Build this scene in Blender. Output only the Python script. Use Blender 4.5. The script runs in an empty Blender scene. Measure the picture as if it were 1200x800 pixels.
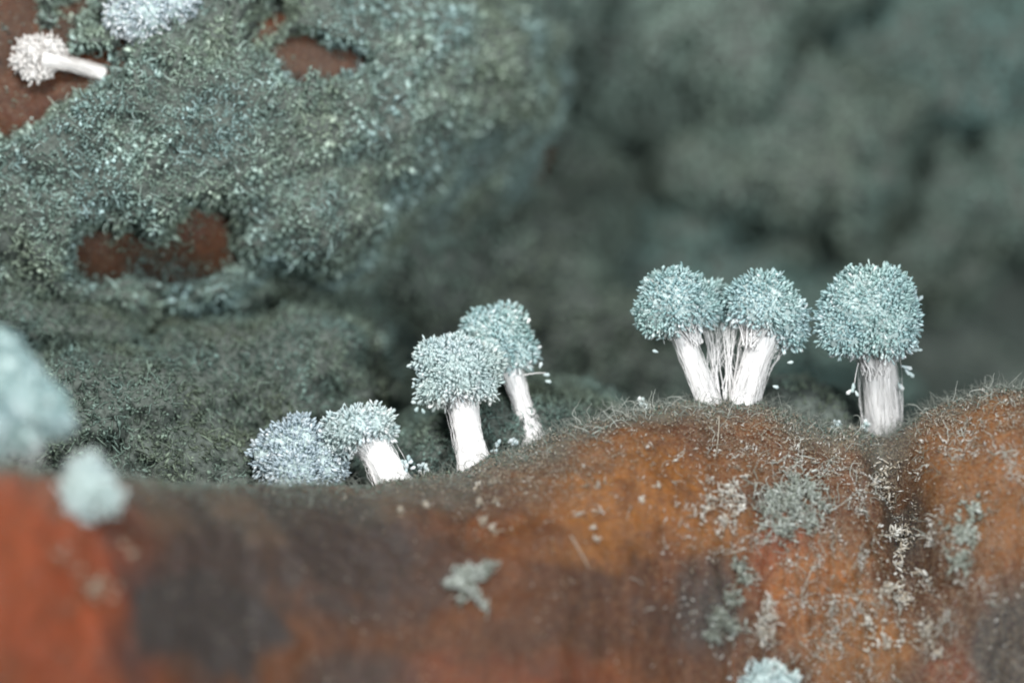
# Macro view of blue-green mould fruiting bodies standing on the edge of a rotting fruit.
# 1 Blender unit = 1 millimetre.
import bpy, math
import numpy as np
from mathutils import Vector
from mathutils.bvhtree import BVHTree

S = bpy.context.scene
S.unit_settings.system = 'METRIC'
S.unit_settings.scale_length = 0.001
COL = S.collection

# ------------------------------------------------------------------ camera
DIST = 60.0
cam = bpy.data.cameras.new('camera')
cam.sensor_width = 36.0
cam.lens = 36.0 * DIST / 12.0            # 12 mm wide field at the plane of focus
cam.clip_start = 1.0
cam.clip_end = 500.0
cam.dof.use_dof = True
cam.dof.focus_distance = DIST - 0.25
cam.dof.aperture_fstop = 0.068
cam_o = bpy.data.objects.new('camera', cam)
cam_o.location = (0, -DIST, 0)
cam_o.rotation_euler = (math.radians(90), 0, 0)
COL.objects.link(cam_o)
S.camera = cam_o

# ------------------------------------------------------------------ world and lamps
w = bpy.data.worlds.new('World'); S.world = w; w.use_nodes = True
bg = w.node_tree.nodes['Background']
bg.inputs[0].default_value = (0.80, 0.92, 1.0, 1)
bg.inputs[1].default_value = 0.18

def lamp(name, loc, target, size, watts, colour):
    l = bpy.data.lights.new(name, 'AREA'); l.shape = 'DISK'; l.size = size
    l.energy = watts; l.color = colour
    o = bpy.data.objects.new(name, l); o.location = loc
    o.rotation_euler = (Vector(target) - Vector(loc)).to_track_quat('-Z', 'Y').to_euler()
    COL.objects.link(o)
lamp('key_lamp', (-11, -27, 21), (0, -1, 0), 8, 12600, (1.0, 0.98, 0.96))
lamp('second_lamp', (13, -34, 3), (1, -1, 0), 8, 10500, (0.96, 0.99, 1.0))

vs = S.view_settings
vs.view_transform = 'Standard'; vs.look = 'None'; vs.gamma = 1.0; vs.exposure = 0.27
vs.use_curve_mapping = False
S.render.engine = 'CYCLES'
S.cycles.use_denoising = True
S.cycles.filter_width = 1.9
S.cycles.max_bounces = 5
S.cycles.diffuse_bounces = 3
S.cycles.caustics_reflective = False
S.cycles.caustics_refractive = False

# ------------------------------------------------------------------ helpers
def P(px, py, y=0.0):
    """point at photograph pixel (1200x800) and depth y"""
    k = 0.01 * (1 + y / DIST)
    return np.array([(px - 600) * k, y, (400 - py) * k])

def to_px(p):
    k = 100.0 / (1 + p[:, 1] / DIST)
    return 600 + p[:, 0] * k, 400 - p[:, 2] * k

def _hash(ix, iy, iz, seed):
    h = (ix.astype(np.int64) * 374761393 + iy.astype(np.int64) * 668265263
         + iz.astype(np.int64) * 2147483647 + seed * 144665) & 0xffffffff
    h = ((h ^ (h >> 13)) * 1274126177) & 0xffffffff
    h = ((h ^ (h >> 16)) * 2246822519) & 0xffffffff
    return ((h ^ (h >> 15)) & 0xffffff) / float(0xffffff)

def vnoise(p, freq, seed=0):
    q = p * freq; i = np.floor(q).astype(np.int64); f = q - i
    f = f * f * f * (f * (f * 6 - 15) + 10)
    out = 0
    for a in (0, 1):
        for b in (0, 1):
            for c in (0, 1):
                wgt = (f[:, 0] if a else 1 - f[:, 0]) * (f[:, 1] if b else 1 - f[:, 1]) * (f[:, 2] if c else 1 - f[:, 2])
                out = out + wgt * _hash(i[:, 0] + a, i[:, 1] + b, i[:, 2] + c, seed)
    return out * 2 - 1

def fbm(p, freq, seed=0, octv=4, gain=0.5):
    s = 0; a = 1.0; n = 0
    for o in range(octv):
        s = s + a * vnoise(p, freq * 2.03 ** o, seed + 17 * o); n += a; a *= gain
    return s / n * 1.4

def lobes(x, z, size, seed):
    """rounded cellular bumps, 1 at a bump's top and 0 in the creases"""
    u = x / size; v = z / size
    iu = np.floor(u).astype(np.int64); iv = np.floor(v).astype(np.int64)
    best = np.full(u.shape, 9.0); zero = np.zeros_like(iu)
    for a in (-1, 0, 1):
        for b in (-1, 0, 1):
            cx = iu + a + _hash(iu + a, iv + b, zero, seed)
            cz = iv + b + _hash(iu + a, iv + b, zero, seed + 5)
            best = np.minimum(best, (u - cx) ** 2 + (v - cz) ** 2)
    return np.sqrt(np.clip(1 - best, 0, 1))

def unit(v):
    return v / np.maximum(np.linalg.norm(v, axis=-1, keepdims=True), 1e-9)

def mesh_np(name, verts, faces_list, mat, parent=None, attrs=None, smooth=True):
    """faces_list: list of (n,k) integer arrays"""
    me = bpy.data.meshes.new(name)
    me.vertices.add(len(verts))
    me.vertices.foreach_set('co', np.ascontiguousarray(verts, dtype=np.float32).ravel())
    loops = np.concatenate([f.ravel() for f in faces_list])
    sizes = np.concatenate([np.full(len(f), f.shape[1]) for f in faces_list])
    starts = np.concatenate([[0], np.cumsum(sizes)[:-1]])
    me.loops.add(len(loops)); me.loops.foreach_set('vertex_index', loops.astype(np.int32))
    me.polygons.add(len(sizes))
    me.polygons.foreach_set('loop_start', starts.astype(np.int32))
    me.polygons.foreach_set('use_smooth', np.full(len(sizes), smooth))
    for k, v in (attrs or {}).items():
        a = me.attributes.new(k, 'FLOAT', 'POINT'); a.data.foreach_set('value', np.ascontiguousarray(v, dtype=np.float32))
    me.update(calc_edges=True); me.validate()
    me.materials.append(mat)
    o = bpy.data.objects.new(name, me); COL.objects.link(o)
    if parent is not None: o.parent = parent
    return o

def tag(o, label=None, cat=None, group=None, kind=None):
    if label: o['label'] = label
    if cat: o['category'] = cat
    if group: o['group'] = group
    if kind: o['kind'] = kind
    return o

def thing(name, loc, label, cat, group=None):
    o = bpy.data.objects.new(name, None); o.empty_display_size = 0.2
    COL.objects.link(o)
    return tag(o, label, cat, group)

_tmpl = {}
def grain_template(n, club):
    """unit-length closed grain along z (0..1), max radius 1"""
    if (n, club) in _tmpl: return _tmpl[(n, club)]
    prof = [(0.0, 0.0), (0.22, 0.62), (0.72, 1.0), (1.0, 0.0)] if club else [(0.0, 0.0), (0.25, 0.85), (0.72, 0.9), (1.0, 0.0)]
    if club == 'lean':
        V = [(0, 0, 0)] + [(math.cos(6.28319 * i / n), math.sin(6.28319 * i / n), 0.55) for i in range(n)] + [(0, 0, 1)]
        T = [t for i in range(n) for t in ((0, 1 + (i + 1) % n, 1 + i), (1 + i, 1 + (i + 1) % n, 1 + n))]
        _tmpl[(n, club)] = (np.array(V), np.array(T), None)
        return _tmpl[(n, club)]
    V = [(0, 0, 0)]
    for h, r in prof[1:-1]:
        for i in range(n):
            a = 2 * math.pi * i / n
            V.append((r * math.cos(a), r * math.sin(a), h))
    V.append((0, 0, 1))
    T = []; Q = []
    for i in range(n):
        j = (i + 1) % n
        T.append((0, 1 + j, 1 + i)); Q.append((1 + i, 1 + j, 1 + n + j, 1 + n + i)); T.append((1 + n + i, 1 + n + j, 1 + 2 * n))
    _tmpl[(n, club)] = (np.array(V), np.array(T), np.array(Q))
    return _tmpl[(n, club)]

def grains(name, pos, direc, length, rad, mat, rng, parent=None, n=4, club=False, tone=None, bend=0.0):
    V, T, Q = grain_template(n, club)
    N = len(pos); d = unit(direc)
    up = np.where(np.abs(d[:, 2:3]) < 0.9, np.array([[0, 0, 1.0]]), np.array([[1.0, 0, 0]]))
    a = unit(np.cross(up, d)); b = np.cross(d, a)
    ang = rng.uniform(0, 6.283, N)[:, None]
    a, b = a * np.cos(ang) + b * np.sin(ang), b * np.cos(ang) - a * np.sin(ang)
    L = length[:, None, None]; R = rad[:, None, None]
    flat = rng.uniform(0.6, 1.0, N)[:, None, None]
    vv = (a[:, None] * V[None, :, 0:1] * R + b[:, None] * V[None, :, 1:2] * R * flat + d[:, None] * V[None, :, 2:3] * L)
    if bend:
        vv = vv + a[:, None] * (V[None, :, 2:3] ** 2) * L * (bend * rng.uniform(-1, 1, N)[:, None, None])
    vv = (vv + pos[:, None]).reshape(-1, 3)
    off = (np.arange(N) * len(V))[:, None, None]
    F = [(T[None] + off).reshape(-1, 3)] + ([] if Q is None else [(Q[None] + off).reshape(-1, 4)])
    if tone is None: tone = rng.random(N)
    at = {'tone': np.repeat(tone, len(V))}
    return mesh_np(name, vv, F, mat, parent, at)

def threads(name, paths, rad, mat, parent=None, sides=3, rng=None):
    """paths (N,K,3) -> thin tapering tubes; rad scalar or (N,)"""
    N, K, _ = paths.shape
    t = np.gradient(paths, axis=1); t = unit(t)
    up = np.where(np.abs(t[..., 1:2]) < 0.9, np.array([0, 1.0, 0]), np.array([1.0, 0, 0]))
    a = unit(np.cross(up, t)); b = np.cross(t, a)
    r = np.broadcast_to(np.asarray(rad, float).reshape(-1, 1, 1), (N, K, 1)) * (1 - 0.6 * (np.linspace(-0.2, 1, K).clip(0) ** 2))[None, :, None]
    ring = [paths + r * (a * math.cos(6.2832 * i / sides) + b * math.sin(6.2832 * i / sides)) for i in range(sides)]
    vv = np.stack(ring, axis=2).reshape(-1, 3)
    base = (np.arange(N) * K * sides)[:, None, None, None] + (np.arange(K - 1) * sides)[None, :, None, None]
    i = np.arange(sides); j = (i + 1) % sides
    q = np.stack([i, j, j + sides, i + sides], axis=1)[None, None]
    F = [(base + q).reshape(-1, 4)]
    tone = np.repeat((rng or np.random.default_rng(1)).random(N), K * sides)
    return mesh_np(name, vv, F, mat, parent, {'tone': tone})

def grid_mesh(name, Pts, keep, mat, parent=None, attrs=None):
    H, W, _ = Pts.shape
    idx = np.arange(H * W).reshape(H, W)
    q = np.stack([idx[:-1, :-1], idx[:-1, 1:], idx[1:, 1:], idx[1:, :-1]], axis=-1)
    k = keep[:-1, :-1] & keep[:-1, 1:] & keep[1:, 1:] & keep[1:, :-1]
    q = q[k]
    used = np.unique(q); re = np.full(H * W, -1); re[used] = np.arange(len(used))
    at = {n: v.reshape(-1)[used] for n, v in (attrs or {}).items()}
    return mesh_np(name, Pts.reshape(-1, 3)[used], [re[q]], mat, parent, at)

def sample(o, N, rng, weight=None):
    """N surface points and normals (towards the camera side), weight(px,py,p)->probability per face"""
    me = o.data
    v = np.empty(len(me.vertices) * 3, np.float32); me.vertices.foreach_get('co', v); v = v.reshape(-1, 3).astype(float)
    me.calc_loop_triangles()
    t = np.empty(len(me.loop_triangles) * 3, np.int32); me.loop_triangles.foreach_get('vertices', t); t = t.reshape(-1, 3)
    A, B, C = v[t[:, 0]], v[t[:, 1]], v[t[:, 2]]
    cr = np.cross(B - A, C - A); area = np.linalg.norm(cr, axis=1)
    pr = area.copy()
    if weight is not None:
        c = (A + B + C) / 3; x, y = to_px(c); pr = pr * weight(x, y, c)
    pr = pr / pr.sum()
    f = rng.choice(len(t), N, p=pr)
    r1 = np.sqrt(rng.random(N))[:, None]; r2 = rng.random(N)[:, None]
    p = A[f] * (1 - r1) + B[f] * r1 * (1 - r2) + C[f] * r1 * r2
    n = unit(cr[f])
    return p, n

def smin(a, b, k):
    h = np.clip(0.5 + 0.5 * (b - a) / k, 0, 1)
    return b * (1 - h) + a * h - k * h * (1 - h)

# ------------------------------------------------------------------ materials
def new_mat(name):
    m = bpy.data.materials.new(name); m.use_nodes = True
    nt = m.node_tree; return m, nt, nt.nodes['Principled BSDF']

def ramp_mat(name, stops, rough=0.7, spec=0.3, fine=0.0, fine_scale=20.0, transl=0.0, tint=None, sss=0.0):
    """colour from the per-grain tone, with a little fine colour grain"""
    m, nt, b = new_mat(name)
    at = nt.nodes.new('ShaderNodeAttribute'); at.attribute_name = 'tone'
    rp = nt.nodes.new('ShaderNodeValToRGB')
    while len(rp.color_ramp.elements) < len(stops): rp.color_ramp.elements.new(0.5)
    for e, (p, c) in zip(rp.color_ramp.elements, stops): e.position = p; e.color = (*c, 1)
    tc = nt.nodes.new('ShaderNodeTexCoord')
    no = nt.nodes.new('ShaderNodeTexNoise'); no.inputs['Scale'].default_value = fine_scale; no.inputs['Detail'].default_value = 2
    nt.links.new(tc.outputs['Object'], no.inputs['Vector'])
    ma = nt.nodes.new('ShaderNodeMath'); ma.operation = 'MULTIPLY_ADD'
    ma.inputs[1].default_value = fine; nt.links.new(no.outputs['Fac'], ma.inputs[0])
    sub = nt.nodes.new('ShaderNodeMath'); sub.operation = 'SUBTRACT'; sub.inputs[1].default_value = fine * 0.5
    nt.links.new(at.outputs['Fac'], sub.inputs[0]); nt.links.new(sub.outputs[0], ma.inputs[2])
    nt.links.new(ma.outputs[0], rp.inputs['Fac'])
    col = rp.outputs['Color']
    if tint:                                  # patches of a second hue, a few tenths of a millimetre across
        n2 = nt.nodes.new('ShaderNodeTexNoise'); n2.inputs['Scale'].default_value = tint[1]; n2.inputs['Detail'].default_value = 3
        nt.links.new(tc.outputs['Object'], n2.inputs['Vector'])
        r2 = nt.nodes.new('ShaderNodeValToRGB'); e2 = r2.color_ramp.elements
        e2[0].position = 0.36; e2[0].color = (*tint[0], 1); e2[1].position = 0.64; e2[1].color = (*tint[2], 1)
        nt.links.new(n2.outputs['Fac'], r2.inputs['Fac'])
        mt = nt.nodes.new('ShaderNodeMix'); mt.data_type = 'RGBA'; mt.blend_type = 'MULTIPLY'; mt.inputs[0].default_value = 1.0
        ins = [q for q in mt.inputs if q.type == 'RGBA']
        nt.links.new(col, ins[0]); nt.links.new(r2.outputs['Color'], ins[1])
        col = [q for q in mt.outputs if q.type == 'RGBA'][0]
    nt.links.new(col, b.inputs['Base Color'])
    if sss:
        b.inputs['Subsurface Weight'].default_value = sss; b.inputs['Subsurface Radius'].default_value = (1, 1, 1); b.inputs['Subsurface Scale'].default_value = 0.10
    b.inputs['Roughness'].default_value = rough
    b.inputs['Specular IOR Level'].default_value = spec
    if transl:
        tr = nt.nodes.new('ShaderNodeBsdfTranslucent'); mx = nt.nodes.new('ShaderNodeMixShader'); mx.inputs[0].default_value = transl
        nt.links.new(col, tr.inputs['Color'])
        nt.links.new(b.outputs[0], mx.inputs[1]); nt.links.new(tr.outputs[0], mx.inputs[2])
        nt.links.new(mx.outputs[0], nt.nodes['Material Output'].inputs['Surface'])
    return m

M_HEAD = ramp_mat('spore_heads', [(0.0, (0.33, 0.50, 0.50)), (0.5, (0.50, 0.665, 0.665)), (0.85, (0.72, 0.84, 0.845)), (1.0, (0.92, 0.94, 0.94))], 0.35, 0.5, 0.3, 10, 0.32, ((.93, .97, 1.0), 2.0, (.98, 1.0, .97)))
M_HEADW = ramp_mat('pale_spore_heads', [(0.0, (0.54, 0.66, 0.66)), (0.5, (0.70, 0.79, 0.79)), (1.0, (0.94, 0.95, 0.95))], 0.4, 0.45, 0.3, 10, 0.32, ((.93, .97, 1.0), 2.0, (.98, 1.0, .97)))
M_HEADB = ramp_mat('blue_spore_heads', [(0.0, (0.36, 0.45, 0.50)), (0.5, (0.50, 0.60, 0.65)), (1.0, (0.85, 0.89, 0.91))], 0.4, 0.45, 0.3, 10, 0.2)
M_STALK = ramp_mat('white_hyphae', [(0.0, (0.955, 0.94, 0.93)), (1.0, (0.98, 0.975, 0.97))], 0.6, 0.25, 0.2, 8, 0.12)
M_CARPET = ramp_mat('carpet_spores', [(0.0, (0.105, 0.135, 0.114)), (0.35, (0.201, 0.266, 0.231)), (0.72, (0.322, 0.425, 0.386)), (1.0, (0.610, 0.745, 0.717))], 0.42, 0.45, 0.3, 8, 0.2, ((1.0, .98, .84), 1.1, (.88, 1.0, 1.06)))
M_MOUND = ramp_mat('mound_spores', [(0.0, (0.067, 0.090, 0.074)), (0.5, (0.138, 0.180, 0.150)), (1.0, (0.267, 0.352, 0.310))], 0.55, 0.35, 0.3, 8, 0.2, ((1.0, .96, .82), 1.2, (.88, 1.0, 1.04)))
M_TEAL = ramp_mat('teal_spores', [(0.0, (0.115, 0.185, 0.166)), (0.5, (0.182, 0.279, 0.254)), (1.0, (0.278, 0.402, 0.374))], 0.6, 0.3, 0.15, 6, 0.15, ((1.0, .96, .9), .5, (.92, 1.0, 1.02)))
M_GREY = ramp_mat('grey_green_spores', [(0.0, (0.120, 0.157, 0.136)), (0.5, (0.191, 0.246, 0.213)), (1.0, (0.296, 0.377, 0.333))], 0.6, 0.3, 0.15, 6, 0.15, ((1.0, .95, .86), .5, (.88, 1.0, 1.0)))
M_PALE = ramp_mat('pale_green_spores', [(0.0, (0.150, 0.208, 0.168)), (0.5, (0.249, 0.340, 0.291)), (1.0, (0.378, 0.504, 0.444))], 0.6, 0.3, 0.15, 6, 0.1)
M_FLECK = ramp_mat('skin_flecks', [(0.0, (0.27, 0.22, 0.16)), (0.5, (0.42, 0.38, 0.31)), (1.0, (0.66, 0.66, 0.62))], 0.45, 0.4, 0.2, 10, 0.15)
M_PATCH = ramp_mat('patch_spores', [(0.0, (0.17, 0.18, 0.145)), (0.5, (0.30, 0.335, 0.29)), (1.0, (0.62, 0.66, 0.63))], 0.45, 0.4, 0.2, 10, 0.15)
M_FUZZ = ramp_mat('grey_hyphae', [(0.0, (0.15, 0.165, 0.14)), (1.0, (0.33, 0.36, 0.32))], 0.6, 0.3, 0.1, 8, 0.25)

M_CREAM = ramp_mat('cream_hyphae', [(0.0, (0.70, 0.67, 0.64)), (1.0, (0.93, 0.92, 0.90))], 0.55, 0.3, 0.2, 8, 0.2)
M_WISP = ramp_mat('pale_wisps', [(0.0, (0.30, 0.33, 0.29)), (1.0, (0.58, 0.61, 0.56))], 0.55, 0.3, 0.1, 8, 0.2)

def felt_mat(name, c0, c1):
    m, nt, b = new_mat(name)
    tc = nt.nodes.new('ShaderNodeTexCoord'); no = nt.nodes.new('ShaderNodeTexNoise')
    no.inputs['Scale'].default_value = 12; no.inputs['Detail'].default_value = 8; no.inputs['Roughness'].default_value = 0.7
    nt.links.new(tc.outputs['Object'], no.inputs['Vector'])
    rp = nt.nodes.new('ShaderNodeValToRGB'); rp.color_ramp.elements[0].color = (*c0, 1); rp.color_ramp.elements[1].color = (*c1, 1)
    rp.color_ramp.elements[0].position = 0.35; rp.color_ramp.elements[1].position = 0.7
    nt.links.new(no.outputs['Fac'], rp.inputs['Fac']); nt.links.new(rp.outputs['Color'], b.inputs['Base Color'])
    bp = nt.nodes.new('ShaderNodeBump'); bp.inputs['Strength'].default_value = 0.8; bp.inputs['Distance'].default_value = 0.05
    nt.links.new(no.outputs['Fac'], bp.inputs['Height']); nt.links.new(bp.outputs['Normal'], b.inputs['Normal'])
    b.inputs['Roughness'].default_value = 0.85
    return m
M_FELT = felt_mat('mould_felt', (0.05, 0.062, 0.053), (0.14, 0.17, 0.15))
M_CORE = felt_mat('head_core', (0.50, 0.63, 0.62), (0.60, 0.71, 0.70))

def skin_mat():
    """rotting fruit skin: orange-brown with red areas (red), bruises and painted shade (dark) and a dusty film (dust)"""
    m, nt, b = new_mat('rotting_fruit_skin'); N = nt.nodes.new; Lk = nt.links.new
    tc = N('ShaderNodeTexCoord')
    def noise(scale, detail, dist=0.0, rough=0.55):
        n = N('ShaderNodeTexNoise'); n.inputs['Scale'].default_value = scale; n.inputs['Detail'].default_value = detail
        n.inputs['Distortion'].default_value = dist; n.inputs['Roughness'].default_value = rough
        Lk(tc.outputs['Object'], n.inputs['Vector']); return n.outputs['Fac']
    def attr(n):
        a = N('ShaderNodeAttribute'); a.attribute_name = n; return a.outputs['Fac']
    def mix(f, a, bcol):
        x = N('ShaderNodeMix'); x.data_type = 'RGBA'
        for s, v in (('A', a), ('B', bcol)):
            i = [q for q in x.inputs if q.name == s and q.type == 'RGBA'][0]
            if isinstance(v, tuple): i.default_value = (*v, 1)
            else: Lk(v, i)
        if isinstance(f, float): x.inputs[0].default_value = f
        else: Lk(f, x.inputs[0])
        return [q for q in x.outputs if q.type == 'RGBA'][0]
    def mul(a, k, add=0.0):
        x = N('ShaderNodeMath'); x.operation = 'MULTIPLY_ADD'; x.use_clamp = True
        Lk(a, x.inputs[0])
        if isinstance(k, float): x.inputs[1].default_value = k
        else: Lk(k, x.inputs[1])
        x.inputs[2].default_value = add; return x.outputs[0]
    rp = N('ShaderNodeValToRGB'); e = rp.color_ramp.elements
    e[0].position = 0.28; e[0].color = (0.026, 0.010, 0.006, 1); e[1].position = 0.75; e[1].color = (0.19, 0.058, 0.009, 1)
    k = e.new(0.5); k.color = (0.078, 0.022, 0.005, 1)
    Lk(noise(0.75, 6, 0.6), rp.inputs['Fac'])
    c = rp.outputs['Color']
    c = mix(attr('red'), c, (0.27, 0.044, 0.011))
    c = mix(attr('ochre'), c, (0.28, 0.105, 0.016))
    c = mix(mul(noise(4, 6, 1.2, 0.75), 2.6, -1.05), c, (0.045, 0.016, 0.009))
    c = mix(mul(noise(9, 5, 1.5, 0.75), 3.0, -1.55), c, (0.20, 0.10, 0.045))
    c = mix(mul(noise(17, 6, 0.6, 0.85), 3.2, -1.5), c, (0.028, 0.011, 0.007))
    c = mix(mul(noise(22, 5, 1.0, 0.85), 1.6, -0.80), c, (0.22, 0.15, 0.085))
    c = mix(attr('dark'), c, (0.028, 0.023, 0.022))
    f1 = mul(noise(30, 4, 0.8, 0.8), 4.2, -1.95)
    c = mix(mul(f1, attr('dust')), c, (0.30, 0.25, 0.18))
    c = mix(mul(noise(11, 6, 0.8, 0.8), attr('film'), 0.0), c, (0.135, 0.15, 0.125))
    Lk(c, b.inputs['Base Color'])
    b.inputs['Roughness'].default_value = 0.42
    b.inputs['Specular IOR Level'].default_value = 0.18
    b.inputs['Subsurface Weight'].default_value = 0.35
    b.inputs['Subsurface Radius'].default_value = (1.0, 0.35, 0.12)
    b.inputs['Subsurface Scale'].default_value = 0.35
    b.inputs['Coat Weight'].default_value = 0.10; b.inputs['Coat Roughness'].default_value = 0.22
    bp = N('ShaderNodeBump'); bp.inputs['Strength'].default_value = 0.7; bp.inputs['Distance'].default_value = 0.04
    Lk(noise(14, 6, 0.3, 0.7), bp.inputs['Height']); Lk(bp.outputs['Normal'], b.inputs['Normal']); Lk(bp.outputs['Normal'], b.inputs['Coat Normal'])
    return m
M_SKIN = skin_mat()

# ================================================================== the fruit (setting)
crest = np.array([(-300, 535, -6.5), (0, 548, -4.6), (100, 560, -3.6), (170, 566, -2.8), (250, 573, -2.0), (330, 574, -1.3), (400, 572, -0.9), (480, 561, -0.6),
                  (550, 550, -0.4), (600, 537, -0.25), (640, 520, -0.15), (680, 500, 0.0), (750, 483, 0.1), (800, 474, 0.15), (870, 476, 0.2),
                  (920, 489, 0.2), (970, 505, 0.2), (1010, 510, 0.2), (1035, 508, 0.25), (1060, 497, 0.1), (1100, 473, 0.0), (1150, 460, -0.1), (1200, 455, -0.2), (1500, 440, -1.0)], float)
_r = np.random.default_rng(9)
cx_ = np.arange(-300, 1501, 18.0)
crest = np.stack([cx_, np.interp(cx_, crest[:, 0], crest[:, 1]) + _r.normal(0, 2.6, len(cx_)), np.interp(cx_, crest[:, 0], crest[:, 2])], 1)
cw = np.array([P(*r) for r in crest])
def crest_at(x):
    xs = np.linspace(-10, 10, 801)
    zz = np.interp(xs, cw[:, 0], cw[:, 2]); yy = np.interp(xs, cw[:, 0], cw[:, 1])
    ker = np.hanning(13); ker /= ker.sum(); kb = np.hanning(61); kb /= kb.sum()
    zz = np.convolve(np.pad(zz, 6, 'edge'), ker, 'valid'); yy = np.convolve(np.pad(yy, 30, 'edge'), kb, 'valid')
    return np.interp(x, xs, yy), np.interp(x, xs, zz)

def build_skin():
    xs = np.arange(-8.5, 8.5, 0.045)
    ts = np.concatenate([np.linspace(-115, -20, 40, endpoint=False), np.linspace(-20, 60, 130, endpoint=False), np.linspace(60, 115, 50)])
    X, Tm = np.meshgrid(xs, np.radians(ts))
    yc, zc = crest_at(X)
    fr = Tm > 0
    b = np.where(fr, 2.7 - .95 * np.clip((X - .5) / 2.5, 0, 1), 2.6); c = np.where(fr, 4.6, 2.4)
    Y = yc - b * np.sin(Tm); Z = zc - c * (1 - np.cos(Tm))
    pt = np.stack([X, Y, Z], -1); flat = pt.reshape(-1, 3)
    n = unit(np.stack([np.zeros_like(X), -np.sin(Tm) / b, np.cos(Tm) / c], -1))
    px, py = to_px(flat); px = px.reshape(X.shape); py = py.reshape(X.shape)
    d = 0.09 * fbm(flat, 0.8, 3, 3).reshape(X.shape) + 0.032 * fbm(flat, 4.0, 8, 4).reshape(X.shape) + 0.007 * fbm(flat, 16, 4, 2).reshape(X.shape)
    # cleft running down the front below the crest dip
    xg = 1042 + (py - 510) * 0.16 + 6 * np.sin(py / 22)
    wd = np.where(px > xg, 30, 20) + np.clip(py - 600, 0, 200) * 0.1
    d -= 0.62 * np.exp(-((px - xg) / wd) ** 2) * np.clip((py - 500) / 45, 0, 1) * np.clip((770 - py) / 170, 0, 1)
    rg = 1 - np.abs(fbm(flat * np.array([1.0, .5, .35]), 2.6, 91, 3)).reshape(X.shape)
    d -= 0.10 * np.clip(rg - .72, 0, 1) / .28 * np.clip((px - 740) / 120, .25, 1) * np.clip((py - 520) / 80, 0, 1)
    # shallow folds
    d -= 0.12 * np.exp(-((px - (925 + (py - 600) * .35)) / 22) ** 2) * np.clip((py - 640) / 60, 0, 1)
    d += 0.10 * np.exp(-((px - 965) / 45) ** 2 - ((py - 690) / 60) ** 2)
    pt = pt + n * d[..., None]
    wob = (fbm(flat, 1.1, 21, 5, .6) * 1.5).reshape(X.shape)
    def spot(cx, cy, rx, ry, s=1.0):
        q = ((px - cx) / rx) ** 2 + ((py - cy) / ry) ** 2 + wob * 0.7
        return np.clip(s * (1.5 - q) * .9, 0, min(1, s))
    dark = np.maximum.reduce([spot(235, 745, 95, 75, 1.15), spot(330, 640, 190, 85, .9), spot(300, 588, 210, 20, .75), spot(520, 575, 90, 22, .6), spot(815, 715, 60, 65, 1.15), spot(1205, 745, 55, 70, 1.2),  # bruises; the thin left band paints shade beneath the crest
                              spot(400, 795, 70, 35, .7), spot(560, 580, 120, 26, .45), spot(250, 600, 110, 30, .6), spot(660, 545, 80, 16, .35), spot(1040, 545, 40, 45, .8), spot(1062, 600, 26, 75, .95)])  # spots along the cleft paint its shade into the skin colour
    red = np.maximum.reduce([spot(920, 650, 40, 60, .5), spot(40, 690, 150, 170, .85), spot(120, 790, 120, 70, .7), spot(620, 810, 150, 50, .25), spot(930, 690, 60, 60, .4), spot(1150, 790, 60, 40, .35)])
    ochre = np.maximum.reduce([spot(730, 590, 120, 70, .75), spot(1090, 560, 60, 60, .5), spot(960, 700, 70, 60, .6), spot(860, 545, 60, 30, .3), spot(1010, 740, 60, 60, .7), spot(1160, 570, 60, 90, .45), spot(1000, 640, 50, 40, .3), spot(820, 620, 70, 35, .55)])
    ridge = np.clip(1 - (py - (400 - zc * 100)) / 60, 0, 1)
    dust = np.clip(0.15 + 0.75 * ridge * (px > 560) + np.clip((px - 780) / 150, 0, 1) * 0.45 + 0.3 * spot(640, 560, 120, 50), 0, 1)
    dc = py - (400 - zc * 100 / (1 + yc / DIST))
    film = np.clip((1.0 - dc / np.where(px < 560, 60, 26) + .5 * wob) * np.where(px < 560, .95, 1.3), 0, 1.7) * np.where(Tm < 0, 1, 1) * np.clip((px - 200) / 300, .5, 1)
    film = np.where(Tm < -.05, 1.7, film)
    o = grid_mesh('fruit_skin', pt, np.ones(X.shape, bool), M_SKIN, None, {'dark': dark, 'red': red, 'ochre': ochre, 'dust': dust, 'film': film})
    tag(o, 'wrinkled orange brown skin of the rotting fruit', kind='structure')
    return o
skin = build_skin()

def bvh(o):
    me = o.data
    return BVHTree.FromPolygons([v.co[:] for v in me.vertices], [p.vertices[:] for p in me.polygons])
skin_bvh = bvh(skin)
def on_skin(px, py, tree=None):
    o = Vector((0, -DIST, 0)); d = Vector(P(px, py, 0)) - o
    h, n, _, _ = (tree or skin_bvh).ray_cast(o, d.normalized())
    if h is None: return None, None
    if n.dot(d) > 0: n = -n
    return np.array(h), np.array(n)

# ================================================================== mould masses behind
def field(X, Z, blobs, k=0.35, warp=0.18, seed=0):
    flat = np.stack([X.ravel(), np.zeros(X.size), Z.ravel()], 1)
    Xw = X + warp * fbm(flat, 1.3, seed + 40, 3).reshape(X.shape); Zw = Z + warp * fbm(flat, 1.3, seed + 60, 3).reshape(X.shape)
    out = None
    for (px, py, yc, rx, rz, ry) in blobs:
        c = P(px, py, yc); s = 0.01 * (1 + yc / DIST)
        q = np.sqrt(((Xw - c[0]) / (rx * s)) ** 2 + ((Zw - c[2]) / (rz * s)) ** 2)
        y = np.where(q < 1, yc - ry * np.sqrt(np.clip(1 - q * q, 0, 1)), yc + (q - 1) * 3.0 * ry)
        out = y if out is None else smin(out, y, k)
    return out

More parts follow.
